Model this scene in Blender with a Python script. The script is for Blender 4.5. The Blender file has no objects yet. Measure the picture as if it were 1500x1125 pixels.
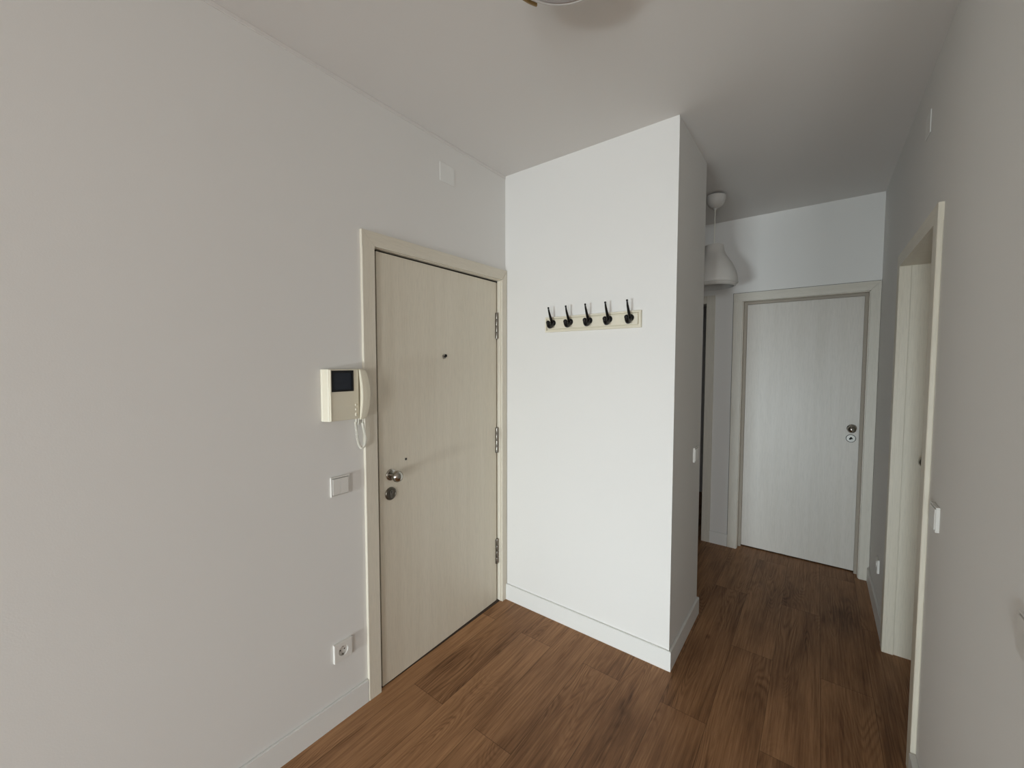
import bpy, bmesh, math, random
from mathutils import Vector, Matrix
random.seed(4)
PI = math.pi
S = bpy.context.scene
COL = S.collection

# ------------------------------------------------------------------ camera
cam_d = bpy.data.cameras.new('camera')
cam = bpy.data.objects.new('camera', cam_d)
COL.objects.link(cam)
S.camera = cam
yaw, pit, rol = 0.64926, -0.04965, 0.0005
fw = Vector((-math.sin(yaw)*math.cos(pit), math.cos(yaw)*math.cos(pit), math.sin(pit)))
r0 = Vector((math.cos(yaw), math.sin(yaw), 0)); u0 = r0.cross(fw)
rr = r0*math.cos(rol)+u0*math.sin(rol); uu = u0*math.cos(rol)-r0*math.sin(rol)
cam.matrix_world = Matrix(((rr.x, uu.x, -fw.x, 1.5663), (rr.y, uu.y, -fw.y, 0),
                           (rr.z, uu.z, -fw.z, 1.5058), (0, 0, 0, 1)))
cam_d.sensor_width = 36
cam_d.lens = 591.2/1500*36
cam_d.clip_start = 0.02

# ------------------------------------------------------------------ light and exposure
W = bpy.data.worlds.new('sky'); S.world = W; W.use_nodes = True
W.node_tree.nodes['Background'].inputs[0].default_value = (0.75, 0.87, 1, 1)
W.node_tree.nodes['Background'].inputs[1].default_value = 0.08
S.view_settings.view_transform = 'Standard'
S.view_settings.look = 'None'
S.view_settings.exposure = 0.0
S.view_settings.gamma = 1
S.view_settings.use_curve_mapping = False
BACK = -5.5                        # window wall behind the camera
WX0, WX1, WZ0, WZ1 = 2.45, 3.55, 0.04, 2.12      # tall balcony window
VX0, VX1, VZ0, VZ1 = 0.25, 1.35, 0.04, 0.62      # added low opening, made to hold the low fill light

def area_light(name, loc, size, rot, power, color, spread=180):
    d = bpy.data.lights.new(name, 'AREA'); d.shape = 'RECTANGLE'
    d.spread = math.radians(spread); d.size, d.size_y = size; d.energy = power; d.color = color
    o = bpy.data.objects.new(name, d); COL.objects.link(o)
    o.location = loc; o.rotation_euler = rot
    return o
area_light('daylight', ((WX0+WX1)/2, BACK-0.06, (WZ0+WZ1)/2), (WX1-WX0-0.1, WZ1-WZ0-0.1), (PI/2, 0, 0), 124, (0.94, 1.0, 1.03))
area_light('low_fill_light', ((VX0+VX1)/2, BACK-0.06, 0.30), (VX1-VX0-0.1, 0.45), (PI/2, 0, 0), 28, (0.87, 1.0, 1.05), 60)  # added narrow fill, brightens the lower hook wall and far door

# ------------------------------------------------------------------ dimensions
H = 2.653            # ceiling
YH = 1.994           # wall with the hook rail
XP = 1.022           # hall side of the projecting block
Y2 = 2.560           # its far end
YF = 3.683           # far wall
XR = 1.888           # right wall
BH, BT = 0.100, 0.012

# ------------------------------------------------------------------ materials
def new_mat(name):
    m = bpy.data.materials.new(name); m.use_nodes = True
    nt = m.node_tree
    return m, nt, nt.nodes['Principled BSDF']
def N(nt, t, **kw):
    n = nt.nodes.new(t)
    for k, v in kw.items(): setattr(n, k, v)
    return n
def mathn(nt, op, a, b=None, c=None):
    n = N(nt, 'ShaderNodeMath', operation=op)
    for i, v in enumerate((a, b, c)):
        if v is None: continue
        if isinstance(v, (int, float)): n.inputs[i].default_value = v
        else: nt.links.new(v, n.inputs[i])
    return n.outputs[0]
def simple(name, col, rough=0.5, metal=0.0, spec=0.5, bump=0.0, scale=200, var=0.03):
    m, nt, b = new_mat(name)
    b.inputs['Roughness'].default_value = rough
    b.inputs['Metallic'].default_value = metal
    b.inputs['Specular IOR Level'].default_value = spec
    tc = N(nt, 'ShaderNodeTexCoord')
    no = N(nt, 'ShaderNodeTexNoise'); no.inputs['Scale'].default_value = scale
    nt.links.new(tc.outputs['Object'], no.inputs['Vector'])
    mx = N(nt, 'ShaderNodeMix', data_type='RGBA')
    mx.inputs[6].default_value = (*[c*(1-var) for c in col], 1)
    mx.inputs[7].default_value = (*[min(1, c*(1+var)) for c in col], 1)
    nt.links.new(no.outputs['Fac'], mx.inputs[0])
    nt.links.new(mx.outputs[2], b.inputs['Base Color'])
    if bump:
        bp = N(nt, 'ShaderNodeBump'); bp.inputs['Strength'].default_value = bump
        bp.inputs['Distance'].default_value = 0.001
        nt.links.new(no.outputs['Fac'], bp.inputs['Height'])
        nt.links.new(bp.outputs[0], b.inputs['Normal'])
    return m
def paint(name, col, rough=0.75):
    """roller-painted plaster: fine orange-peel, very faint large mottling"""
    m, nt, b = new_mat(name)
    b.inputs['Roughness'].default_value = rough
    b.inputs['Specular IOR Level'].default_value = 0.3
    tc = N(nt, 'ShaderNodeTexCoord')
    big = N(nt, 'ShaderNodeTexNoise'); big.inputs['Scale'].default_value = 1.7; big.inputs['Detail'].default_value = 3
    fine = N(nt, 'ShaderNodeTexNoise'); fine.inputs['Scale'].default_value = 260; fine.inputs['Detail'].default_value = 2
    for n in (big, fine): nt.links.new(tc.outputs['Object'], n.inputs['Vector'])
    mx = N(nt, 'ShaderNodeMix', data_type='RGBA')
    mx.inputs[6].default_value = (*[c*0.985 for c in col], 1); mx.inputs[7].default_value = (*[c*1.015 for c in col], 1)
    nt.links.new(big.outputs['Fac'], mx.inputs[0]); nt.links.new(mx.outputs[2], b.inputs['Base Color'])
    bp = N(nt, 'ShaderNodeBump'); bp.inputs['Strength'].default_value = 0.25; bp.inputs['Distance'].default_value = 0.0006
    nt.links.new(fine.outputs['Fac'], bp.inputs['Height']); nt.links.new(bp.outputs[0], b.inputs['Normal'])
    return m
def grained(name, col, axis='Z', rough=0.42, dark=0.90, strength=0.5):
    """cream lacquer over open-pored wood: fine streaks along one axis"""
    m, nt, b = new_mat(name)
    b.inputs['Roughness'].default_value = rough
    tc = N(nt, 'ShaderNodeTexCoord')
    mp = N(nt, 'ShaderNodeMapping')
    sc = {'Z': (330, 330, 14), 'Y': (330, 14, 330), 'X': (14, 330, 330)}[axis]
    mp.inputs['Scale'].default_value = sc
    nt.links.new(tc.outputs['Object'], mp.inputs['Vector'])
    no = N(nt, 'ShaderNodeTexNoise'); no.inputs['Scale'].default_value = 1; no.inputs['Detail'].default_value = 4
    no.inputs['Roughness'].default_value = 0.6; no.inputs['Distortion'].default_value = 0.6
    nt.links.new(mp.outputs[0], no.inputs['Vector'])
    mp2 = N(nt, 'ShaderNodeMapping'); mp2.inputs['Scale'].default_value = tuple(s/14 for s in sc)
    nt.links.new(tc.outputs['Object'], mp2.inputs['Vector'])
    n2 = N(nt, 'ShaderNodeTexNoise'); n2.inputs['Scale'].default_value = 1; n2.inputs['Detail'].default_value = 3
    nt.links.new(mp2.outputs[0], n2.inputs['Vector'])
    cr = N(nt, 'ShaderNodeValToRGB')
    cr.color_ramp.elements[0].position = 0.30; cr.color_ramp.elements[0].color = (*[c*dark for c in col], 1)
    cr.color_ramp.elements[1].position = 0.55; cr.color_ramp.elements[1].color = (*col, 1)
    nt.links.new(no.outputs['Fac'], cr.inputs[0])
    mx = N(nt, 'ShaderNodeMix', data_type='RGBA', blend_type='MULTIPLY'); mx.inputs[0].default_value = 1
    cr2 = N(nt, 'ShaderNodeValToRGB')
    cr2.color_ramp.elements[0].position = 0.3; cr2.color_ramp.elements[0].color = (0.95, 0.945, 0.93, 1)
    cr2.color_ramp.elements[1].position = 0.7; cr2.color_ramp.elements[1].color = (1, 1, 1, 1)
    nt.links.new(n2.outputs['Fac'], cr2.inputs[0])
    nt.links.new(cr.outputs[0], mx.inputs[6]); nt.links.new(cr2.outputs[0], mx.inputs[7])
    nt.links.new(mx.outputs[2], b.inputs['Base Color'])
    bp = N(nt, 'ShaderNodeBump'); bp.inputs['Strength'].default_value = strength; bp.inputs['Distance'].default_value = 0.0006
    nt.links.new(cr.outputs[0], bp.inputs['Height']); nt.links.new(bp.outputs[0], b.inputs['Normal'])
    return m

def oak_floor():
    m, nt, b = new_mat('oak_laminate')
    L = nt.links
    tc = N(nt, 'ShaderNodeTexCoord')
    sp = N(nt, 'ShaderNodeSeparateXYZ'); L.new(tc.outputs['Object'], sp.inputs[0])
    X, Y = sp.outputs[0], sp.outputs[1]
    PW, PL, X0, Y0 = 0.1905, 1.2, 0.094, 1.18
    u = mathn(nt, 'DIVIDE', mathn(nt, 'SUBTRACT', X, X0), PW)
    col = mathn(nt, 'FLOOR', u)
    fu = mathn(nt, 'FRACT', u)
    odd = mathn(nt, 'FLOORED_MODULO', col, 2.0)
    v = mathn(nt, 'DIVIDE', mathn(nt, 'SUBTRACT', mathn(nt, 'SUBTRACT', Y, Y0), mathn(nt, 'MULTIPLY', odd, PL/2)), PL)
    row = mathn(nt, 'FLOOR', v)
    fv = mathn(nt, 'FRACT', v)
    pid = N(nt, 'ShaderNodeCombineXYZ'); L.new(col, pid.inputs[0]); L.new(row, pid.inputs[1]); pid.inputs[2].default_value = 3.7
    wn = N(nt, 'ShaderNodeTexWhiteNoise'); L.new(pid.outputs[0], wn.inputs['Vector'])
    ws = N(nt, 'ShaderNodeSeparateXYZ'); L.new(wn.outputs['Color'], ws.inputs[0])
    # grain space: x in plank, y along plank, offset per plank
    gx = mathn(nt, 'ADD', X, mathn(nt, 'MULTIPLY', ws.outputs[0], 31.0))
    gy = mathn(nt, 'ADD', Y, mathn(nt, 'MULTIPLY', ws.outputs[1], 57.0))
    g = N(nt, 'ShaderNodeCombineXYZ'); L.new(gx, g.inputs[0]); L.new(gy, g.inputs[1])
    def noise(sx, sy, detail=3, rough=0.5, dist=0.0):
        mp = N(nt, 'ShaderNodeMapping'); mp.inputs['Scale'].default_value = (sx, sy, 1)
        L.new(g.outputs[0], mp.inputs['Vector'])
        n = N(nt, 'ShaderNodeTexNoise'); n.inputs['Scale'].default_value = 1
        n.inputs['Detail'].default_value = detail; n.inputs['Roughness'].default_value = rough
        n.inputs['Distortion'].default_value = dist
        L.new(mp.outputs[0], n.inputs['Vector'])
        return n.outputs['Fac']
    # cathedral figure: contour lines of a stretched noise
    field = noise(6.5, 0.95, 1.5, 0.45, 0.3)
    wob = noise(45, 4, 3, 0.6)
    ph = mathn(nt, 'ADD', mathn(nt, 'MULTIPLY', field, 230.0), mathn(nt, 'MULTIPLY', wob, 5.0))
    rings = mathn(nt, 'POWER', mathn(nt, 'MULTIPLY_ADD', mathn(nt, 'SINE', ph), 0.5, 0.5), 1.6)
    figmask = N(nt, 'ShaderNodeMapRange'); L.new(noise(5.5, 1.3, 2, 0.5), figmask.inputs[0])
    figmask.inputs[1].default_value = 0.47; figmask.inputs[2].default_value = 0.68
    patch = N(nt, 'ShaderNodeMapRange'); L.new(noise(6.5, 1.5, 3, 0.55, 0.4), patch.inputs[0])
    patch.inputs[1].default_value = 0.46; patch.inputs[2].default_value = 0.74
    fine = noise(150, 4.5, 5, 0.7)
    mid = noise(48, 1.6, 3, 0.6)
    # tone = 1 light .. 0 dark
    t = mathn(nt, 'MULTIPLY_ADD', fine, 0.95, 0.06)
    t = mathn(nt, 'ADD', t, mathn(nt, 'MULTIPLY_ADD', mid, 0.55, -0.27))
    t = mathn(nt, 'SUBTRACT', t, mathn(nt, 'MULTIPLY', patch.outputs[0], 0.28))
    t = mathn(nt, 'SUBTRACT', t, mathn(nt, 'MULTIPLY', mathn(nt, 'MULTIPLY', rings, figmask.outputs[0]), 0.22))
    t = mathn(nt, 'ADD', t, mathn(nt, 'MULTIPLY_ADD', ws.outputs[2], 0.16, -0.08))
    # knots
    vo = N(nt, 'ShaderNodeTexVoronoi'); vo.inputs['Scale'].default_value = 1
    mpv = N(nt, 'ShaderNodeMapping'); mpv.inputs['Scale'].default_value = (3.3, 1.5, 1); L.new(g.outputs[0], mpv.inputs['Vector'])
    L.new(mpv.outputs[0], vo.inputs['Vector'])
    kn = N(nt, 'ShaderNodeMapRange'); L.new(vo.outputs['Distance'], kn.inputs[0])
    kn.inputs[1].default_value = 0.0; kn.inputs[2].default_value = 0.045; kn.inputs[3].default_value = 0.35; kn.inputs[4].default_value = 0
    t = mathn(nt, 'SUBTRACT', t, kn.outputs[0])
    cr = N(nt, 'ShaderNodeValToRGB')
    e = cr.color_ramp.elements
    e[0].position = 0.0; e[0].color = (0.0864, 0.0371, 0.0158, 1)
    e[1].position = 0.80; e[1].color = (0.516, 0.2781, 0.1369, 1)
    k = cr.color_ramp.elements.new(0.40); k.color = (0.282, 0.1411, 0.0664, 1)
    L.new(t, cr.inputs[0])
    # seams
    du = mathn(nt, 'MULTIPLY', mathn(nt, 'MINIMUM', fu, mathn(nt, 'SUBTRACT', 1.0, fu)), PW)
    dv = mathn(nt, 'MULTIPLY', mathn(nt, 'MINIMUM', fv, mathn(nt, 'SUBTRACT', 1.0, fv)), PL)
    d = mathn(nt, 'MINIMUM', du, dv)
    seam = N(nt, 'ShaderNodeMapRange'); L.new(d, seam.inputs[0])
    seam.inputs[1].default_value = 0.0004; seam.inputs[2].default_value = 0.0016
    seam.inputs[3].default_value = 0.42; seam.inputs[4].default_value = 1.0
    mx = N(nt, 'ShaderNodeMix', data_type='RGBA', blend_type='MULTIPLY'); mx.inputs[0].default_value = 1
    L.new(cr.outputs[0], mx.inputs[6])
    cc = N(nt, 'ShaderNodeCombineColor')
    for i in range(3): L.new(seam.outputs[0], cc.inputs[i])
    L.new(cc.outputs[0], mx.inputs[7]); L.new(mx.outputs[2], b.inputs['Base Color'])
    b.inputs['Roughness'].default_value = 0.42
    b.inputs['Specular IOR Level'].default_value = 0.18
    hgt = mathn(nt, 'ADD', mathn(nt, 'MULTIPLY', fine, 0.15), seam.outputs[0])
    bp = N(nt, 'ShaderNodeBump'); bp.inputs['Strength'].default_value = 0.3; bp.inputs['Distance'].default_value = 0.0008
    L.new(hgt, bp.inputs['Height']); L.new(bp.outputs[0], b.inputs['Normal'])
    return m

M = dict(
    wall=paint('white_wall_paint', (0.80, 0.780, 0.75)),
    ceil=paint('white_ceiling_paint', (0.78, 0.75, 0.72), 0.85),
    base=simple('white_baseboard', (0.82, 0.81, 0.78), 0.38, var=0.01),
    door=grained('cream_door_veneer', (0.80, 0.735, 0.61), 'Z'),
    door_pale=grained('pale_door_veneer', (0.70, 0.655, 0.60), 'Z'),
    pale_z=grained('pale_casing_upright', (0.68, 0.635, 0.555), 'Z'),
    pale_x=grained('pale_casing_header', (0.68, 0.635, 0.555), 'X'),
    pale_jamb=simple('pale_jamb_lacquer', (0.66, 0.61, 0.53), 0.4, var=0.02, scale=30),
    cas_z=grained('cream_casing_upright', (0.785, 0.725, 0.61), 'Z'),
    cas_y=grained('cream_casing_header_y', (0.785, 0.725, 0.61), 'Y'),
    cas_x=grained('cream_casing_header_x', (0.785, 0.725, 0.61), 'X'),
    jamb=simple('cream_jamb_lacquer', (0.785, 0.725, 0.61), 0.4, var=0.02, scale=30),
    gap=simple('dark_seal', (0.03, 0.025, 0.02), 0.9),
    floor=oak_floor(),
    nickel=simple('brushed_nickel', (0.42, 0.40, 0.36), 0.16, 1.0, var=0.05),
    steel=simple('dull_steel', (0.30, 0.28, 0.25), 0.30, 1.0, var=0.06),
    pale=simple('satin_chrome', (0.50, 0.49, 0.46), 0.45, 0.3, var=0.05),
    blackmetal=simple('black_iron', (0.005, 0.005, 0.005), 0.25, 0.0, 0.3),
    black=simple('black_hole', (0.006, 0.006, 0.006), 0.8),
    plastic=simple('white_switch_plastic', (0.78, 0.755, 0.71), 0.30, var=0.01),
    plate=simple('painted_cover_plate', (0.83, 0.82, 0.79), 0.5, var=0.01),
    cream=simple('cream_intercom_plastic', (0.80, 0.745, 0.60), 0.38, var=0.015),
    cream2=simple('cream_button_plastic', (0.85, 0.80, 0.67), 0.3, var=0.01),
    screen=simple('dark_screen_glass', (0.022, 0.028, 0.040), 0.12, 0, 0.5),
    bezel=simple('black_bezel', (0.006, 0.006, 0.007), 0.35),
    rack=simple('cream_hook_board', (0.775, 0.715, 0.575), 0.5, var=0.02, scale=40),
    bronze=simple('dark_bronze', (0.15, 0.135, 0.11), 0.34, 1.0, var=0.06),
    gasket=simple('taupe_rubber_gasket', (0.40, 0.35, 0.29), 0.7),
    joint_shade=simple('grey_joint_shadow', (0.09, 0.08, 0.07), 0.9),  # dark colour standing in for the shadow between casing and wall
    pendant=simple('grey_white_pendant_plastic', (0.60, 0.57, 0.53), 0.5, var=0.01),
    lampwhite=simple('white_lamp_plastic', (0.66, 0.63, 0.60), 0.45, var=0.01),
    glass=simple('opal_lamp_glass', (0.46, 0.41, 0.41), 0.25, var=0.02, scale=5),
    brass=simple('aged_brass_clip', (0.30, 0.19, 0.07), 0.45, 0.5, var=0.08, scale=60),
    wire=simple('pale_cable', (0.80, 0.77, 0.68), 0.45, var=0.01),
    thresh=simple('dark_gap_strip', (0.05, 0.03, 0.02), 0.7),
)

# ------------------------------------------------------------------ mesh helpers
def box(bm, x0, y0, z0, x1, y1, z1, bev=0.0, seg=1):
    x0, x1 = sorted((x0, x1)); y0, y1 = sorted((y0, y1)); z0, z1 = sorted((z0, z1))
    r = bmesh.ops.create_cube(bm, size=1)
    vs = r['verts']
    for v in vs:
        v.co = Vector((x0 if v.co.x < 0 else x1, y0 if v.co.y < 0 else y1, z0 if v.co.z < 0 else z1))
    if bev:
        es = list({e for v in vs for e in v.link_edges})
        bmesh.ops.bevel(bm, geom=es, offset=bev, segments=seg, affect='EDGES', profile=0.5)
    return vs
def prism(bm, poly, axis, a, b):
    """poly: 2-D outline in the plane normal to axis; a, b: extent on that axis"""
    def P(p, t):
        return {'X': (t, p[0], p[1]), 'Y': (p[0], t, p[1]), 'Z': (p[0], p[1], t)}[axis]
    va = [bm.verts.new(P(p, a)) for p in poly]; vb = [bm.verts.new(P(p, b)) for p in poly]
    n = len(poly)
    bm.faces.new(va); bm.faces.new(list(reversed(vb)))
    for i in range(n):
        bm.faces.new((va[i], vb[i], vb[(i+1) % n], va[(i+1) % n]))
    bmesh.ops.recalc_face_normals(bm, faces=bm.faces)
def lathe(bm, prof, origin, axis, seg=40, a0=0, a1=2*PI):
    """prof: (radius, distance along axis)"""
    ax = Vector(axis).normalized()
    t = Vector((0, 0, 1)) if abs(ax.z) < 0.9 else Vector((1, 0, 0))
    p = ax.cross(t).normalized(); q = ax.cross(p)
    full = abs(a1-a0-2*PI) < 1e-6
    n = seg if full else seg+1
    rings = []
    for r, h in prof:
        c = Vector(origin)+ax*h
        if r < 1e-6: rings.append([bm.verts.new(c)])
        else: rings.append([bm.verts.new(c+(p*math.cos(a0+(a1-a0)*i/seg)+q*math.sin(a0+(a1-a0)*i/seg))*r) for i in range(n)])
    for A, B in zip(rings, rings[1:]):
        m = seg
        for i in range(m):
            j = (i+1) % n
            if len(A) == 1 and len(B) == 1: continue
            if len(A) == 1: bm.faces.new((A[0], B[i], B[j]))
            elif len(B) == 1: bm.faces.new((A[i], B[0], A[j]))
            else: bm.faces.new((A[i], B[i], B[j], A[j]))
    bmesh.ops.recalc_face_normals(bm, faces=bm.faces)
def tube(bm, pts, rad, seg=10, flat=None):
    """round tube through points; rad one number or one per point; flat=(sx) squashes sideways"""
    pts = [Vector(p) for p in pts]
    if not hasattr(rad, '__len__'): rad = [rad]*len(pts)
    rings = []; up = None
    for i, p in enumerate(pts):
        d = (pts[min(i+1, len(pts)-1)]-pts[max(i-1, 0)]).normalized()
        if up is None:
            up = Vector((1, 0, 0)) if abs(d.x) < 0.9 else Vector((0, 1, 0))
        a = (up-d*up.dot(d)).normalized(); up = a
        b_ = d.cross(a)
        rings.append([bm.verts.new(p+(a*math.cos(2*PI*k/seg)*(flat or 1)+b_*math.sin(2*PI*k/seg))*rad[i]) for k in range(seg)])
    for A, B in zip(rings, rings[1:]):
        for k in range(seg):
            bm.faces.new((A[k], B[k], B[(k+1) % seg], A[(k+1) % seg]))
    bm.faces.new(list(reversed(rings[0]))); bm.faces.new(rings[-1])
    bmesh.ops.recalc_face_normals(bm, faces=bm.faces)
def ball(bm, c, r, sc=(1, 1, 1), seg=20):
    v = bmesh.ops.create_uvsphere(bm, u_segments=seg, v_segments=seg//2, radius=r)['verts']
    for k in v: k.co = Vector((k.co.x*sc[0], k.co.y*sc[1], k.co.z*sc[2]))+Vector(c)
def bez(p, n=14):
    """smooth Catmull-Rom resample"""
    p = [Vector(q) for q in p]; out = []
    for i in range(len(p)-1):
        a = p[max(i-1, 0)]; b = p[i]; c = p[i+1]; d = p[min(i+2, len(p)-1)]
        for k in range(n):
            t = k/n
            out.append(0.5*((2*b)+(c-a)*t+(2*a-5*b+4*c-d)*t*t+(3*b-a-3*c+d)*t**3))
    out.append(p[-1]); return out

def obj(name, bm, mat, parent=None, smooth=False, **props):
    me = bpy.data.meshes.new(name)
    origin = Vector((0, 0, 0))
    if smooth:
        for f in bm.faces: f.smooth = True
    bm.to_mesh(me); bm.free()
    me.materials.append(mat)
    o = bpy.data.objects.new(name, me); COL.objects.link(o)
    if smooth and hasattr(me, 'set_sharp_from_angle'): me.set_sharp_from_angle(angle=math.radians(38))
    if parent is not None:
        o.parent = parent
        o.matrix_parent_inverse = Matrix.Translation(-Vector(parent_loc(parent)))
    for k, v in props.items(): o[k] = v
    return o
LOC = {}
def parent_loc(p):
    return LOC.get(p.name, (0, 0, 0))
def empty(name, loc, label, cat, group=None, kind=None):
    o = bpy.data.objects.new(name, None); COL.objects.link(o)
    o.location = loc; o.empty_display_size = 0.05
    LOC[o.name] = tuple(loc)
    o['label'] = label; o['category'] = cat
    if group: o['group'] = group
    if kind: o['kind'] = kind
    return o
def BM(): return bmesh.new()
def struct(name, bm, mat, label, cat):
    o = obj(name, bm, mat); o['kind'] = 'structure'; o['label'] = label; o['category'] = cat
    return o

# ------------------------------------------------------------------ room shell
T = 0.15
RE = 0.55      # the right-hand wall ends here and the room widens
XE = 4.6
bm = BM(); box(bm, -T, BACK-T, -0.10, XE+T, YF+1.6, 0.0); struct('floor', bm, M['floor'], 'brown oak laminate plank floor running down the hallway', 'floor')
bm = BM(); box(bm, -T, BACK-T, H, XE+T, YF+1.6, H+0.1); struct('ceiling', bm, M['ceil'], 'plain white painted ceiling', 'ceiling')
# left wall with the entrance opening
EY0, EY1, EZ = 1.040, 1.962, 2.035
bm = BM()
box(bm, -T, BACK, 0, 0, EY0, H); box(bm, -T, EY1, 0, 0, YF, H); box(bm, -T, EY0, EZ, 0, EY1, H)
box(bm, -T-0.05, EY0-0.05, -0.0, -T, EY1+0.05, EZ+0.05)
struct('wall_left', bm, M['wall'], 'long white wall holding the entrance door, intercom, switch and socket', 'wall')
bm = BM(); box(bm, 0, YH, 0, XP, Y2, H)
struct('wall_center', bm, M['wall'], 'projecting white wall block carrying the black coat hooks', 'wall')
# right wall with a door opening
RY0, RY1, RZ = 2.045, 2.815, 2.005
bm = BM()
box(bm, XR, RE, 0, XR+T, RY0, H); box(bm, XR, RY1, 0, XR+T, YF, H); box(bm, XR, RY0, RZ, XR+T, RY1, H)
box(bm, XR+T, RY0-0.05, 0, XR+T+0.04, RY0, RZ+0.05); box(bm, XR+T, RY1, 0, XR+T+0.04, RY1+0.05, RZ+0.05)
box(bm, XR+T, RY0, RZ, XR+T+0.04, RY1, RZ+0.05); box(bm, XR+T+0.04, RY0-0.05, 0, XR+T+0.07, RY1+0.05, RZ+0.05)
struct('wall_right', bm, M['wall'], 'white wall on the right with a deep-set door opening', 'wall')
# far wall with two openings
FX0, FX1, FZ = 1.058, 1.847, 2.015
GX0, GX1, GZ = 0.10, 0.815, 2.015
bm = BM()
y0, y1 = YF, YF+T
box(bm, -T, y0, 0, GX0, y1, H); box(bm, GX0, y0, GZ, GX1, y1, H); box(bm, GX1, y0, 0, FX0, y1, H)
box(bm, FX0, y0, FZ, FX1, y1, H); box(bm, FX1, y0, 0, XR+T, y1, H)
struct('wall_far', bm, M['wall'], 'white wall closing the end of the hallway around the far door', 'wall')
# dark unlit room behind the open doorway at the far left
bm = BM()
box(bm, -T, YF+1.4, 0, 1.2, YF+1.5, H); box(bm, -T, y1, 0, -T+0.05, YF+1.4, H); box(bm, 1.15, y1+0.001, 0, 1.2, YF+1.4, H)
struct('wall_dark_room', bm, M['wall'], 'walls of the unlit room beyond the open doorway', 'wall')
bm = BM(); box(bm, FX0-0.05, y1+0.002, 0, FX1+0.05, y1+0.03, FZ+0.05)
struct('wall_behind_far_door', bm, M['wall'], 'backing behind the closed far door', 'wall')
# the living room behind the camera
bm = BM()
box(bm, XR+T, RE, 0, XE, RE+T, H)
struct('wall_front_right', bm, M['wall'], 'wall turning off behind the camera on the right', 'wall')
bm = BM(); box(bm, XE, BACK, 0, XE+T, RE+T, H)
struct('wall_living_side', bm, M['wall'], 'side wall of the room behind the camera', 'wall')
bm = BM()
box(bm, -T, BACK-T, 0, VX0, BACK, H); box(bm, VX0, BACK-T, VZ1, VX1, BACK, H); box(bm, VX0, BACK-T, 0, VX1, BACK, VZ0)
box(bm, VX1, BACK-T, 0, WX0, BACK, H); box(bm, WX1, BACK-T, 0, XE+T, BACK, H)
box(bm, WX0, BACK-T, WZ1, WX1, BACK, H); box(bm, WX0, BACK-T, 0, WX1, BACK, WZ0)
struct('wall_window', bm, M['wall'], 'wall behind the camera with a window and an added low opening', 'wall')
def window(name, x0, x1, z0, z1, label):
    bm = BM(); w = 0.05
    for a in (x0, x1-w): box(bm, a, BACK-0.05, z0, a+w, BACK-0.005, z1, 0.003)
    box(bm, x0+w, BACK-0.05, z0, x1-w, BACK-0.005, z0+w, 0.003); box(bm, x0+w, BACK-0.05, z1-w, x1-w, BACK-0.005, z1, 0.003)
    struct(name, bm, M['base'], label, 'window')
window('window_1', WX0, WX1, WZ0, WZ1, 'tall white framed window behind the camera')
window('fill_light_opening', VX0, VX1, VZ0, VZ1, 'added low white frame around the fill light behind the camera')

# ceiling joint line along the left wall and right wall
bm = BM(); box(bm, 0, BACK, H-0.016, 0.0035, YH, H, 0.001)
struct('trim_1', bm, M['ceil'], 'thin filler bead where the left wall meets the ceiling', 'trim')
# slim corner bead on the projecting block
bm = BM(); prism(bm, [(XP-0.010, YH), (XP-0.010, YH-0.0014), (XP+0.0014, YH-0.0014), (XP+0.0014, YH+0.010), (XP, YH+0.010), (XP, YH)], 'Z', BH, H-0.018)
struct('trim_2', bm, M['wall'], 'slim plastered corner bead on the projecting wall block', 'trim')

# baseboards
def board(name, pts, label):
    """pts: outline in plan of the board footprint; slightly eased top edge"""
    bm = BM(); prism(bm, pts, 'Z', 0.0, BH)
    top = [e for e in bm.edges if all(abs(v.co.z-BH) < 1e-6 for v in e.verts)]
    bmesh.ops.bevel(bm, geom=top, offset=0.0022, segments=2, affect='EDGES')
    struct(name, bm, M['base'], label, 'baseboard')
t = BT
board('baseboard_left', [(0, BACK), (t, BACK), (t, 0.993), (0, 0.993)], 'white baseboard under the intercom wall left of the entrance door')
board('baseboard_center', [(0.012, YH), (0.012, YH-t), (XP+t, YH-t), (XP+t, Y2+t), (0.3, Y2+t), (0.3, Y2), (XP, Y2), (XP, YH)], 'white baseboard wrapping the projecting block below the hooks')
board('baseboard_far', [(0.874, YF), (0.874, YF-t), (1.006, YF-t), (1.006, YF)], 'short white baseboard piece between the two far doorways')
board('baseboard_right', [(XR, 2.868), (XR-t, 2.868), (XR-t, YF-0.016), (XR, YF-0.016)], 'white baseboard between the far door and the deep-set door')
board('baseboard_front', [(XR, RE), (XR-t-0.006, RE), (XR-t-0.006, 1.984), (XR, 1.984)], 'white baseboard on the right wall nearest the camera')

# ------------------------------------------------------------------ entrance door (left wall)
CT = 0.015
d1 = empty('door_1', (0, 1.50, 0), 'cream entrance door with round knob, peephole and three hinges, beside the intercom', 'door', kind='structure')
bm = BM()
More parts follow.
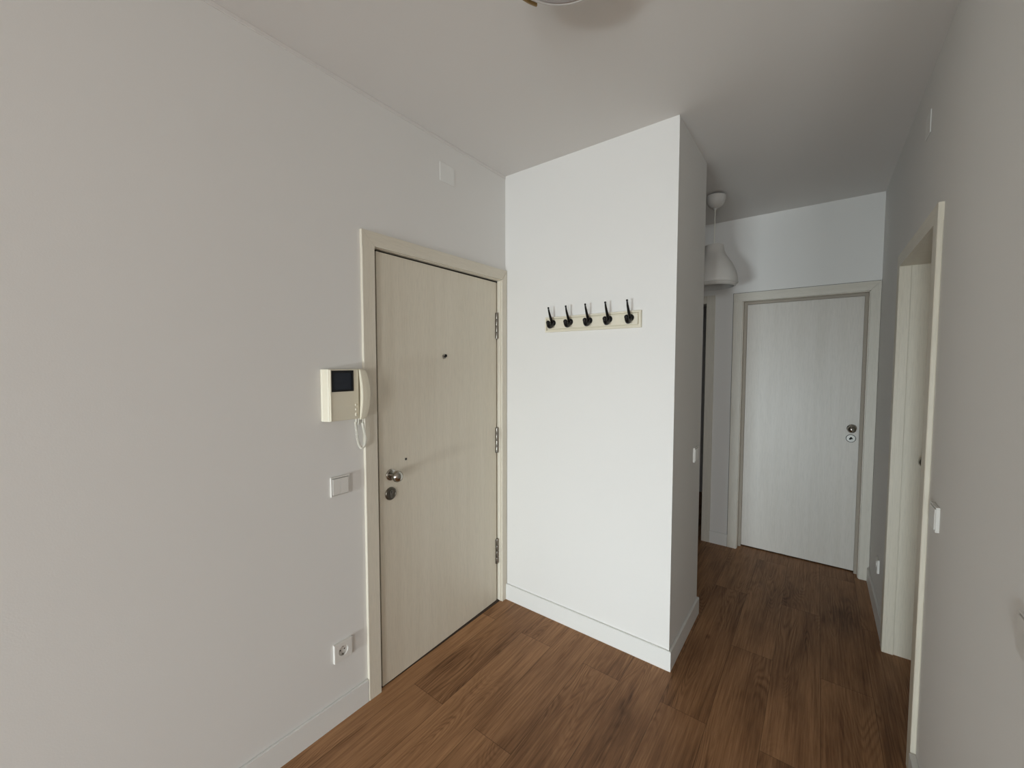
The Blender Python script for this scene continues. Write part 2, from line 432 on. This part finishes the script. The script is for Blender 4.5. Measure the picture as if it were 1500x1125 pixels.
# casing: uprights and header with a mitre look
def casing_left(bm, part):
    if part == 'up':
        box(bm, 0, 0.995, 0, CT, 1.057, 2.010, 0.0018); box(bm, 0, 1.946, 0, CT, 1.992, 2.016, 0.0018)
        # mitred tops
        prism(bm, [(0.995, 2.008), (1.057, 2.008), (1.057, 2.0145), (0.995, 2.0755)], 'X', 0, CT)
        prism(bm, [(1.946, 2.0145), (1.992, 2.0145), (1.992, 2.0765)], 'X', 0, CT)
    else:
        prism(bm, [(0.9955, 2.0762), (1.0575, 2.015), (1.9455, 2.0195), (1.9920, 2.0785)], 'X', 0, CT)
casing_left(bm, 'up'); obj('door_casing', bm, M['cas_z'], d1)
bm = BM(); casing_left(bm, 'top'); obj('casing_header', bm, M['cas_y'], d1)
bm = BM()   # jamb lining behind the casing
box(bm, -0.10, EY0, 0, 0.0, 1.0585, 2.016); box(bm, -0.10, 1.9445, 0, 0.0, EY1, 2.020)
box(bm, -0.10, 1.0585, 2.0130, 0.0, 1.9445, EZ)
obj('door_jamb', bm, M['jamb'], d1)
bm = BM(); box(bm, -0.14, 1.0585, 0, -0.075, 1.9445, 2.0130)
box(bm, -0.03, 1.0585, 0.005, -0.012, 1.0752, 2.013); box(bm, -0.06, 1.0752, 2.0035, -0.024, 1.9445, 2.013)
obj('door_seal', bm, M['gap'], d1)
LX = -0.004
leaf_y0, leaf_y1, leaf_z = 1.0755, 1.9265, 2.0025
bm = BM()
prism(bm, [(LX, leaf_y0), (LX-0.045, leaf_y0), (LX-0.045-0.018, leaf_y1+0.004), (LX-0.018, leaf_y1+0.004)], 'Z', 0.006, leaf_z)
obj('door_leaf', bm, M['door'], d1)
def leafx(y): return LX - 0.018*(y-leaf_y0)/(leaf_y1-leaf_y0)
bm = BM(); box(bm, 0, 1.9921, 0, 0.0125, 1.9938, 2.078)  # dark strip put in as the shadow where casing meets hook wall
obj('joint_shadow_line', bm, M['joint_shade'], d1)
bm = BM(); box(bm, -0.12, 1.058, 0, -0.006, 1.946, 0.0035); obj('threshold', bm, M['thresh'], d1)
# hinges
for zc in (1.740, 1.031, 0.3235):
    bm = BM()
    box(bm, leafx(1.93)-0.004, 1.9215, zc-0.079, leafx(1.93)+0.0035, 1.9405, zc+0.079, 0.0012)
    h = obj('hinge', bm, M['bronze'], d1)
    bm = BM()
    for a, b_ in ((-0.079, -0.040), (-0.038, -0.001), (0.001, 0.038), (0.040, 0.079)):
        lathe(bm, [(0, a), (0.0058, a), (0.0063, a+0.002), (0.0063, b_-0.002), (0.0058, b_), (0, b_)], (leafx(1.93)+0.006, 1.9300, zc), (0, 0, 1), 16)
    obj('hinge_knuckle', bm, M['steel'], h, True)
# knob
ky, kz = 1.137, 0.991
kx = leafx(ky)
bm = BM(); lathe(bm, [(0, 0), (0.027, 0), (0.0268, 0.004), (0.025, 0.0065), (0.020, 0.008), (0.0, 0.008)], (kx, ky, kz), (1, 0, 0))
rose = obj('knob_rose', bm, M['nickel'], d1, True)
bm = BM(); lathe(bm, [(0.0, 0.004), (0.0105, 0.006), (0.0095, 0.020), (0.011, 0.028), (0.018, 0.032), (0.0235, 0.038), (0.0262, 0.047), (0.0258, 0.056), (0.022, 0.064), (0.014, 0.070), (0.006, 0.0725), (0, 0.073)], (kx, ky, kz), (1, 0, 0), 48)
obj('door_knob', bm, M['nickel'], d1, True)
# escutcheon with cylinder cover
bm = BM(); lathe(bm, [(0, 0), (0.030, 0), (0.030, 0.0045), (0.0275, 0.0075), (0.023, 0.0082), (0.022, 0.0068), (0.016, 0.0068), (0.0, 0.0068)], (kx, 1.134, 0.903), (1, 0, 0), 44)
esc = obj('escutcheon', bm, M['bronze'], d1, True)
bm = BM()
lathe(bm, [(0, 0.0065), (0.0088, 0.0065), (0.0088, 0.010), (0.0, 0.010)], (kx, 1.134, 0.910), (1, 0, 0), 24)
box(bm, kx+0.0065, 1.1292, 0.885, kx+0.0098, 1.1388, 0.905, 0.001)
lc = obj('lock_cylinder', bm, M['steel'], esc, True)
bm = BM(); box(bm, kx+0.0095, 1.1322, 0.9055, kx+0.0103, 1.1358, 0.9150); box(bm, kx+0.0093, 1.133, 0.889, kx+0.0101, 1.135, 0.9055)
lathe(bm, [(0, 0.0101), (0.0034, 0.0101), (0.0034, 0.0106), (0, 0.0106)], (kx, 1.134, 0.9125), (1, 0, 0), 16)
obj('keyhole', bm, M['black'], esc)
# peephole
px_, py_, pz_ = leafx(1.485), 1.486, 1.545
bm = BM(); lathe(bm, [(0.0055, 0.010), (0.0055, 0.0045), (0.0115, 0.0042), (0.0125, 0.002), (0.0125, 0), (0, 0)], (px_, py_, pz_), (1, 0, 0), 28)
pp = obj('peephole', bm, M['steel'], d1, True)
bm = BM(); lathe(bm, [(0, 0.0005), (0.0056, 0.0005), (0.0054, 0.0090), (0.003, 0.0098), (0, 0.010)], (px_, py_, pz_), (1, 0, 0), 20)
obj('peephole_lens', bm, M['black'], pp, True)
bm = BM(); lathe(bm, [(0.003, 0.006), (0.0065, 0.006), (0.0078, 0.004), (0.008, 0.0)], (px_, py_+0.010, pz_+0.004), (1, 0, 0), 20)
lathe(bm, [(0, 0.006), (0.0065, 0.006)], (px_, py_+0.010, pz_+0.004), (1, 0, 0), 20)
obj('peephole_cover', bm, M['black'], pp, True)
# small plugged hole above the knob
bm = BM(); lathe(bm, [(0, 0.0004), (0.0048, 0.0004), (0.0060, 0.0012), (0.0066, 0)], (leafx(1.225), 1.226, 1.047), (1, 0, 0), 20)
obj('screw_hole', bm, M['steel'], d1, True)
bm = BM(); lathe(bm, [(0, 0.0009), (0.0040, 0.0009), (0.0042, 0)], (leafx(1.225), 1.2265, 1.0475), (1, 0, 0), 16)
obj('hole_center', bm, M['black'], d1)

# ------------------------------------------------------------------ far door (end of hall)
d2 = empty('door_2', (1.45, YF, 0), 'closed pale cream door at the end of the hallway with round knob', 'door', kind='structure')
x0, x1, xi0, xi1 = 1.008, 1.8865, 1.073, 1.832
bm = BM()
yA = YF-0.015
box(bm, x0, yA, 0, xi0, YF, 2.0005, 0.0015); box(bm, xi1, yA, 0, x1, YF, 2.0065, 0.0015)
prism(bm, [(x0, 2.0), (xi0, 2.0), (x0, 2.065)], 'Y', yA, YF)
prism(bm, [(x1, 2.005), (xi1, 2.005), (x1, 2.065)], 'Y', yA, YF)
obj('door_casing', bm, M['pale_z'], d2)
bm = BM(); prism(bm, [(x0+0.0006, 2.0662), (xi0+0.0006, 2.0008), (xi1-0.0006, 2.0058), (x1-0.0006, 2.0662)], 'Y', yA, YF)
obj('casing_header', bm, M['pale_x'], d2)
bm = BM()   # jamb lining with bead, then stop
box(bm, FX0, YF, 0, xi0+0.004, YF+0.10, 2.006); box(bm, xi1-0.004, YF, 0, FX1, YF+0.10, 2.006)
box(bm, FX0, YF, 2.000, FX1, YF+0.10, FZ)
obj('door_jamb', bm, M['pale_jamb'], d2)
bm = BM()
box(bm, xi0+0.004, YF+0.060, 0, xi0+0.023, YF+0.085, 1.982, 0.001); box(bm, xi1-0.022, YF+0.060, 0, xi1-0.004, YF+0.085, 1.982, 0.001)
box(bm, xi0+0.004, YF+0.060, 1.982, xi1-0.004, YF+0.085, 2.000, 0.001)
obj('door_gasket', bm, M['gasket'], d2)
bm = BM()
box(bm, x0-0.0045, YF-0.0012, 0, x0+0.0005, YF, 2.069); box(bm, x0-0.0045, YF-0.0012, 2.0662, x1-0.001, YF, 2.0710)  # shadow line beside and above the casing, laid on as dark strips
obj('joint_shadow_line', bm, M['joint_shade'], d2)
LY = YF+0.088
bm = BM(); box(bm, xi0+0.006, LY, 0.008, xi1-0.006, LY+0.038, 1.994, 0.001)
obj('door_leaf', bm, M['door_pale'], d2)
fx, fz = 1.7665, 1.043
bm = BM(); lathe(bm, [(0, 0), (0.026, 0), (0.026, 0.004), (0.022, 0.007), (0, 0.007)], (fx, LY, fz), (0, -1, 0))
obj('knob_rose', bm, M['nickel'], d2, True)
bm = BM(); lathe(bm, [(0.0095, 0.005), (0.0095, 0.022), (0.017, 0.028), (0.0245, 0.038), (0.0265, 0.048), (0.0235, 0.060), (0.014, 0.068), (0.005, 0.0705), (0, 0.071)], (fx, LY, fz), (0, -1, 0), 40)
obj('door_knob', bm, M['nickel'], d2, True)
bm = BM(); lathe(bm, [(0, 0), (0.0265, 0), (0.0265, 0.003), (0.024, 0.0055), (0, 0.006)], (fx, LY, fz-0.071), (0, -1, 0))
es = obj('escutcheon', bm, M['pale'], d2, True)
bm = BM(); lathe(bm, [(0.0262, 0.0), (0.0285, 0.0), (0.0285, 0.0035), (0.0262, 0.0035), (0.0262, 0.0)], (fx, LY, fz-0.071), (0, -1, 0))
obj('escutcheon_ring', bm, M['blackmetal'], es, True)
bm = BM(); lathe(bm, [(0, 0.0068), (0.0065, 0.0068), (0.0065, 0.004)], (fx+0.001, LY, fz-0.067), (0, -1, 0), 20)
box(bm, fx-0.010, LY-0.0068, fz-0.080, fx+0.002, LY-0.004, fz-0.069); box(bm, fx+0.000, LY-0.0068, fz-0.076, fx+0.011, LY-0.004, fz-0.068)
obj('keyhole', bm, M['black'], es)

# ------------------------------------------------------------------ deep-set door on the right
d3 = empty('door_3', (XR, 2.43, 0), 'deep-set cream door in the right wall, seen edge-on past its frame', 'door', kind='structure')
bm = BM()
cx0 = XR-0.015
box(bm, cx0, 1.986, 0, XR, 2.052, 1.9945, 0.0018); box(bm, cx0, 2.800, 0, XR, 2.866, 1.9945, 0.0018)
prism(bm, [(1.986, 1.993), (2.052, 1.993), (1.986, 2.054)], 'X', cx0, XR)
prism(bm, [(2.866, 1.993), (2.800, 1.993), (2.866, 2.054)], 'X', cx0, XR)
obj('door_casing', bm, M['cas_z'], d3)
bm = BM(); prism(bm, [(1.9865, 2.0545), (2.0525, 1.9940), (2.7995, 1.9940), (2.8655, 2.0545)], 'X', cx0, XR)
obj('casing_header', bm, M['cas_y'], d3)
bm = BM()
box(bm, cx0+0.001, 2.8005, 0, XR+0.030, 2.8155, 1.994, 0.001); box(bm, XR+0.030, 2.8075, 0, XR+T, 2.8155, 1.994)
box(bm, cx0+0.001, 2.044, 0, XR+0.030, 2.0515, 1.994, 0.001); box(bm, XR+0.030, 2.044, 0, XR+T, 2.0450, 1.994)
box(bm, cx0+0.003, 2.044, 1.9945, XR+T, 2.8155, 2.0052)
obj('door_jamb', bm, M['cas_z'], d3)
LX3 = XR+0.147
bm = BM(); box(bm, LX3, 2.0462, 0.008, LX3+0.040, 2.8065, 1.992)
obj('door_leaf', bm, M['door'], d3)
bm = BM(); lathe(bm, [(0, 0), (0.026, 0), (0.026, 0.004), (0.022, 0.007), (0, 0.007)], (LX3, 2.755, 1.030), (-1, 0, 0))
obj('knob_rose', bm, M['nickel'], d3, True)
bm = BM(); lathe(bm, [(0.0095, 0.005), (0.0095, 0.022), (0.017, 0.028), (0.0245, 0.036), (0.0265, 0.046), (0.0235, 0.057), (0.014, 0.065), (0, 0.068)], (LX3, 2.755, 1.030), (-1, 0, 0), 40)
obj('door_knob', bm, M['nickel'], d3, True)

# ------------------------------------------------------------------ open doorway at far left
d4 = empty('door_4', (0.45, YF, 0), 'open dark doorway half hidden behind the projecting wall, left of the far door', 'door', kind='structure')
bm = BM(); box(bm, 0.810, YF-0.015, 0, 0.874, YF, 2.069, 0.0015); box(bm, 0.040, YF-0.015, 0, 0.104, YF, 2.069, 0.0015)
obj('door_casing', bm, M['pale_z'], d4)
bm = BM(); box(bm, 0.1045, YF-0.015, 2.006, 0.8095, YF, 2.069, 0.0015)
obj('casing_header', bm, M['pale_x'], d4)
bm = BM(); box(bm, 0.808, YF-0.001, 0, GX1+0.004, YF+T+0.001, 2.012); box(bm, GX0-0.004, YF-0.001, 0, 0.106, YF+T+0.001, 2.012); box(bm, 0.1061, YF, 2.006, 0.8079, YF+T, 2.0148)
obj('door_jamb', bm, M['pale_z'], d4)

# ------------------------------------------------------------------ video intercom
ic = empty('intercom', (0, 0.89, 1.276), 'cream video intercom with dark screen and handset, left of the entrance door', 'intercom')
z0, z1 = 1.277, 1.484
bm = BM()
prism(bm, [(0.0, 0.811), (0.006, 0.8105), (0.009, 0.813), (0.034, 0.8225), (0.038, 0.8255), (0.038, 0.962), (0.030, 0.966), (0.030, 0.984), (0.0, 0.985)], 'Z', z0, z1)
hv = [e for e in bm.edges]
bmesh.ops.bevel(bm, geom=hv, offset=0.0015, segments=2, affect='EDGES')
obj('intercom_body', bm, M['cream'], ic)
bm = BM()
box(bm, 0.037, 0.8272, z0+0.001, 0.0455, 0.8315, z1-0.001, 0.0015, 2)      # raised front frame, left lip
box(bm, 0.037, 0.8312, z0+0.002, 0.0430, 0.9500, 1.3945, 0.0010, 2)        # lower panel
box(bm, 0.037, 0.8312, 1.4790, 0.0430, 0.9500, z1-0.001, 0.0010, 2)
box(bm, 0.037, 0.9275, 1.3940, 0.0430, 0.9500, 1.4795, 0.0010, 2)
box(bm, 0.037, 0.8312, 1.3940, 0.0430, 0.8330, 1.4795)
obj('front_panel', bm, M['cream'], ic)
bm = BM()
box(bm, 0.0375, 0.8330, 1.3945, 0.0400, 0.9275, 1.4790)
for q in ((0.8330, 1.3945, 0.8395, 1.4790), (0.9195, 1.3945, 0.9275, 1.4790), (0.8395, 1.3945, 0.9195, 1.4005), (0.8395, 1.4715, 0.9195, 1.4790)):
    box(bm, 0.0400, q[0], q[1], 0.0442, q[2], q[3])
scr = obj('screen_bezel', bm, M['bezel'], ic)
bm = BM(); box(bm, 0.0400, 0.8400, 1.4010, 0.0408, 0.9190, 1.4710); obj('screen', bm, M['screen'], scr)
for zc in (1.3365, 1.3175):
    bm = BM(); ball(bm, (0.0432, 0.9365, zc), 0.0042, (0.7, 1, 1.25)); obj('button', bm, M['cream2'], ic, True)
bm = BM(); ball(bm, (0.0432, 0.9365, 1.2965), 0.0045, (0.7, 1, 1.9)); obj('button', bm, M['cream2'], ic, True)
# handset: bowed bar lofted upward, thick ends resting on the body
bm = BM(); rings = []
n = 40
for i in range(n+1):
    s = i/n; z = 1.2725+(1.4835-1.2725)*s
    a = math.sin(PI*s)
    end = min(1, min(s, 1-s)/0.07); q = math.sqrt(max(0, 1-(1-end)**2))
    xb = 0.0400+0.0085*max(0, a-0.2)/0.8
    xf = 0.0485+0.0190*a**0.9-0.004*(1-q)
    yl = 0.9535
    yr = yl+0.0290+0.0100*a**0.6-0.012*(1-q)
    k = 0.0030
    sec = [(xb, yl+k*.4), (xb+k*.4, yl), (xf-k*.5, yl), (xf, yl+k*.6), (xf+0.0006, (yl+yr)/2), (xf-0.0002, yr-k*2.0), (xf-k*0.9, yr-k*0.5), (xf-k*2.2, yr), (xb+k*.5, yr), (xb, yr-k*.5)]
    rings.append([bm.verts.new((p[0], p[1], z)) for p in sec])
for A, B in zip(rings, rings[1:]):
    for k in range(len(A)): bm.faces.new((A[k], B[k], B[(k+1) % len(A)], A[(k+1) % len(A)]))
bm.faces.new(rings[0]); bm.faces.new(list(reversed(rings[-1])))
bmesh.ops.recalc_face_normals(bm, faces=bm.faces)
obj('handset', bm, M['cream'], ic)
# coiled cord
path = bez([(0.026, 0.9445, 1.262), (0.026, 0.946, 1.235), (0.027, 0.950, 1.195), (0.028, 0.957, 1.163), (0.030, 0.968, 1.149), (0.032, 0.979, 1.158), (0.036, 0.983, 1.180), (0.039, 0.9765, 1.215), (0.042, 0.969, 1.243), (0.044, 0.966, 1.258)], 70)
bm = BM(); hp = []; turns = 66; up = Vector((1, 0, 0))
for i, p in enumerate(path):
    d = (path[min(i+1, len(path)-1)]-path[max(i-1, 0)]).normalized()
    a = (up-d*up.dot(d)).normalized(); b_ = d.cross(a)
    th = 2*PI*turns*i/len(path)
    hp.append(p+(a*math.cos(th)+b_*math.sin(th))*0.0043)
tube(bm, hp, 0.00155, 6)
tube(bm, [(0.024, 0.9435, 1.283), (0.0245, 0.9440, 1.272), (0.026, 0.9445, 1.262)], 0.0013, 6)
tube(bm, [(0.044, 0.966, 1.257), (0.0455, 0.966, 1.266), (0.046, 0.966, 1.276)], 0.0020, 6)
obj('coiled_cord', bm, M['wire'], ic, True)
bm = BM()
tube(bm, [(0.006, 0.9600, 1.279), (0.006, 0.9605, 1.262), (0.003, 0.961, 1.250)], 0.0026, 8)
tube(bm, [(0.008, 0.9690, 1.279), (0.008, 0.9695, 1.260), (0.003, 0.970, 1.247)], 0.0026, 8)
obj('supply_cable', bm, M['wire'], ic, True)

# ------------------------------------------------------------------ switches, sockets, cover plates
def wallmap(side, pos):
    """local (u along wall, v up, w out of the wall) to world"""
    if side == 'left':  return lambda u, v, w: (w, pos[0]+u, pos[1]+v)
    if side == 'right': return lambda u, v, w: (XR-w, pos[0]+u, pos[1]+v)
    if side == 'block': return lambda u, v, w: (XP+w, pos[0]+u, pos[1]+v)
def wbox(bm, f, u0, v0, w0, u1, v1, w1, bev=0, seg=1):
    a = f(u0, v0, w0); b = f(u1, v1, w1); box(bm, *a, *b, bev, seg)
def switch(side, pos, label, rockers=1, tilt=0.0):
    f = wallmap(side, pos)
    t = empty('light_switch', f(0, -0.0405, 0), label, 'switch')
    bm = BM()
    h = 0.0405
    for q in ((-h, -h, h, -h+0.0055), (-h, h-0.0055, h, h), (-h, -h+0.0055, -h+0.0055, h-0.0055), (h-0.0055, -h+0.0055, h, h-0.0055)):
        wbox(bm, f, q[0], q[1], 0, q[2], q[3], 0.0095, 0.0008, 1)
    sf = obj('switch_frame', bm, M['plastic'], t)
    bm = BM(); wbox(bm, f, -h+0.005, -h+0.005, 0, h-0.005, h-0.005, 0.003); obj('switch_base', bm, M['gap'], t)
    w = (2*(h-0.0066)-0.0006*(rockers-1))/rockers
    for i in range(rockers):
        a = -(h-0.0066)+i*(w+0.0006)
        bm = BM()
        vs = wbox(bm, f, a, -(h-0.0072), 0.003, a+w, h-0.0072, 0.0118, 0.0006)
        obj('rocker', bm, M['plastic'], t)
    return t
switch('left', (0.8815, 1.003), 'white double rocker switch on the left wall below the intercom', 2)
switch('block', (2.431, 0.996), 'white light switch on the shaded hallway side of the projecting wall', 1)
switch('right', (1.866, 1.008), 'white light switch beside the frame of the deep-set door on the right wall', 1)
switch('right', (1.119, 1.008), 'white switch cut off by the right edge of the picture', 1)

def socket(side, pos, label):
    f = wallmap(side, pos)
    t = empty('wall_socket', f(0, -0.0395, 0), label, 'socket')
    h = 0.0395
    bm = BM()
    # square frame face with round recess
    n = 48; R = 0.0205; D = 0.0105
    cs = [(R*math.cos(2*PI*i/n+PI/4), R*math.sin(2*PI*i/n+PI/4)) for i in range(n)]
    sq = []
    for i in range(n):
        a = 2*PI*i/n+PI/4; c, s_ = math.cos(a), math.sin(a); m = max(abs(c), abs(s_)); sq.append((h*c/m, h*s_/m))
    def ring(pts, w, s=1): return [bm.verts.new(f(p[0]*s, p[1]*s, w)) for p in pts]
    rs = [ring(sq, 0), ring(sq, D-0.001), ring(sq, D, 0.975), ring(cs, D, 1.04), ring(cs, D-0.0008, 1.0), ring(cs, 0.0012, 0.97)]
    for A, B in zip(rs, rs[1:]):
        for k in range(n): bm.faces.new((A[k], B[k], B[(k+1) % n], A[(k+1) % n]))
    bm.faces.new(rs[-1])
    bmesh.ops.recalc_face_normals(bm, faces=bm.faces)
    obj('socket_frame', bm, M['plastic'], t)
    for u in (-0.0095, 0.0095):
        bm = BM()
        c = f(u, 0.0, 0.0012); ax = (Vector(f(0, 0, 1))-Vector(f(0, 0, 0)))
        lathe(bm, [(0, 0.0006), (0.0027, 0.0006), (0.0027, 0)], c, ax, 14)
        obj('pin_hole', bm, M['black'], t)
    for s in (1, -1):
        bm = BM(); wbox(bm, f, -0.0022, s*0.0150, 0.0012, 0.0022, s*0.0192, 0.0085, 0.0005)
        obj('earth_clip', bm, M['steel'], t)
    return t
socket('left', (0.8785, 0.3015), 'white round-well power socket low on the left wall near the entrance door')
f = wallmap('right', (3.200, 0.308))
socket('right', (3.200, 0.308), 'white wall socket low on the right wall just before the far door')

def cover(side, pos, w, h, label):
    f = wallmap(side, pos)
    bm = BM(); wbox(bm, f, -w/2, -h/2, 0, w/2, h/2, 0.0030, 0.0012, 2)
    o = obj('cover_plate', bm, M['plate']); o['label'] = label; o['category'] = 'cover plate'
cover('left', (1.505, 2.488), 0.104, 0.094, 'square white junction cover high on the left wall above the entrance door')
cover('right', (2.330, 2.458), 0.090, 0.090, 'square white junction cover high on the right wall above the deep-set door')

# ------------------------------------------------------------------ hook rail
rl = empty('coat_rail', (0.583, YH, 1.6875), 'cream wooden rail with five black hooks on the white wall', 'coat rail')
rx0, rx1, rz0, rz1 = 0.3045, 0.8620, 1.6875, 1.7720
bm = BM()
D = 0.0180
# stepped profile: outer slab, groove, raised centre field
def rrect(x0, z0, x1, z1, y): return [bm.verts.new((a, y, b)) for a, b in ((x0, z0), (x1, z0), (x1, z1), (x0, z1))]
steps = [(0, 0), (0, -D+0.002), (0.002, -D), (0.0095, -D), (0.0105, -D+0.0110), (0.0150, -D+0.0110), (0.0156, -D+0.001), (0.0185, -D)]
rs = [rrect(rx0+i, rz0+i, rx1-i, rz1-i, YH+y) for i, y in steps]
for A, B in zip(rs, rs[1:]):
    for k in range(4): bm.faces.new((A[k], A[(k+1) % 4], B[(k+1) % 4], B[k]))
bm.faces.new(rs[-1]); bm.faces.new(list(reversed(rs[0])))
bmesh.ops.recalc_face_normals(bm, faces=bm.faces)
obj('rail_board', bm, M['rack'], rl)
Yb = YH-D
def hook_mesh(x, z):
    bm = BM()
    # oval base plate
    lathe(bm, [(0, 0), (0.0185, 0), (0.0185, 0.004), (0.0145, 0.010), (0.006, 0.013), (0, 0.0135)], (x, Yb, z), (0, -1, 0), 28)
    for v in bm.verts: v.co.z = z+(v.co.z-z)*1.0
    # upper prong sweeping up and out
    up = bez([(x, Yb-0.004, z+0.000), (x, Yb-0.016, z+0.012), (x, Yb-0.028, z+0.032), (x, Yb-0.039, z+0.052), (x, Yb-0.046, z+0.068), (x, Yb-0.0495, z+0.080)], 8)
    m = len(up); tube(bm, up, [0.0098-0.0062*(i/(m-1))**0.75 for i in range(m)], 12)
    ball(bm, up[-1], 0.0054)
    # lower hook: down, out and curling up to a knob
    lo = bez([(x, Yb-0.003, z-0.004), (x, Yb-0.014, z-0.014), (x, Yb-0.027, z-0.021), (x, Yb-0.040, z-0.021), (x, Yb-0.049, z-0.012), (x, Yb-0.052, z-0.003)], 8)
    m = len(lo); tube(bm, lo, [0.0125-0.0025*(i/(m-1)) for i in range(m)], 14)
    ball(bm, lo[-1]+Vector((0, 0, 0.002)), 0.0118)
    return bm
for i, hx in enumerate((0.358, 0.468, 0.584, 0.696, 0.810)):
    obj('coat_hook', hook_mesh(hx, 1.737), M['blackmetal'], rl, True, label='black metal double hook')

# ------------------------------------------------------------------ pendant lamp behind the block
PX, PY = 0.975, 3.06
pl = empty('pendant_lamp', (PX, PY, H), 'white bell-shaped pendant lamp half hidden behind the projecting wall', 'lamp')
bm = BM()
zc = 2.560
lathe(bm, [(0.006, -0.012), (0.010, -0.006), (0.012, 0.0), (0.026, 0.004), (0.044, 0.018), (0.056, 0.040), (0.060, 0.062), (0.0595, 0.080), (0.057, 0.080), (0.055, 0.060), (0.040, 0.018), (0, 0.008)], (PX, PY, zc), (0.06, 0.03, 1), 40)
obj('ceiling_cup', bm, M['pendant'], pl, True)
bm = BM(); lathe(bm, [(0, 0), (0.010, 0), (0.010, 0.06), (0, 0.06)], (PX, PY, H-0.06), (0, 0, 1), 12); obj('ceiling_hook', bm, M['black'], pl)
bm = BM(); tube(bm, [(PX, PY, 2.556), (PX-0.001, PY, 2.45), (PX-0.002, PY, 2.30)], 0.0028, 8); obj('cord', bm, M['wire'], pl, True)
bm = BM()
sx, sz = PX-0.001, 2.030
outer = [(0.126, 0.0), (0.138, 0.006), (0.1435, 0.014), (0.1475, 0.026), (0.1480, 0.040), (0.1440, 0.070), (0.1340, 0.105), (0.1170, 0.145), (0.0960, 0.180), (0.0760, 0.210), (0.0640, 0.240), (0.0590, 0.265), (0.0570, 0.282), (0.050, 0.284), (0.0, 0.284)]
inner = [(0.0, 0.280), (0.052, 0.278), (0.060, 0.240), (0.092, 0.178), (0.130, 0.104), (0.1405, 0.068), (0.1440, 0.040), (0.1400, 0.018), (0.126, 0.0)]
lathe(bm, outer, (sx, PY, sz), (0, 0, 1), 56)
lathe(bm, [(r, h) for r, h in inner], (sx, PY, sz), (0, 0, 1), 56)
sh = obj('lamp_shade', bm, M['pendant'], pl, True)
bm = BM(); lathe(bm, [(0.1445, 0.016), (0.1500, 0.019), (0.1505, 0.023), (0.1480, 0.026)], (sx, PY, sz), (0, 0, 1), 56); obj('shade_rim', bm, M['pendant'], sh, True)

# ------------------------------------------------------------------ flush ceiling lamp at the top edge
CX, CY = 1.010, 0.956
cl = empty('ceiling_lamp', (CX, CY, H), 'round opal ceiling lamp cut off by the top edge of the picture', 'lamp')
bm = BM(); lathe(bm, [(0, 0), (0.150, 0), (0.152, 0.004), (0.1600, 0.060), (0.1645, 0.072), (0.163, 0.080), (0.156, 0.082), (0.154, 0.079), (0.150, 0.060), (0, 0.05)], (CX, CY, H), (0, 0, -1), 72)
obj('lamp_base', bm, M['lampwhite'], cl, True)
bm = BM(); lathe(bm, [(0.1535, 0.070), (0.1535, 0.079), (0.146, 0.0835), (0.110, 0.090), (0.06, 0.094), (0, 0.096)], (CX, CY, H), (0, 0, -1), 72)
obj('diffuser', bm, M['glass'], cl, True)
bm = BM()
a0, a1 = math.radians(148), math.radians(250)
n = 40; rg = []
for i in range(n+1):
    a = a0+(a1-a0)*i/n; c, s_ = math.cos(a), math.sin(a)
    rg.append([bm.verts.new((CX+r*c, CY+r*s_, z)) for r, z in ((0.1700, H-0.073), (0.1760, H-0.073), (0.1765, H-0.080), (0.1705, H-0.082))])
for A, B in zip(rg, rg[1:]):
    for k in range(4): bm.faces.new((A[k], B[k], B[(k+1) % 4], A[(k+1) % 4]))
bm.faces.new(rg[0]); bm.faces.new(list(reversed(rg[-1])))
for a in (math.radians(165), math.radians(235)):
    box(bm, CX+0.1625*math.cos(a)-0.006, CY+0.1625*math.sin(a)-0.006, H-0.079, CX+0.173*math.cos(a)+0.004, CY+0.173*math.sin(a)+0.004, H-0.075)
bmesh.ops.recalc_face_normals(bm, faces=bm.faces)
obj('brass_band', bm, M['brass'], cl, label='curved brass band on one side')
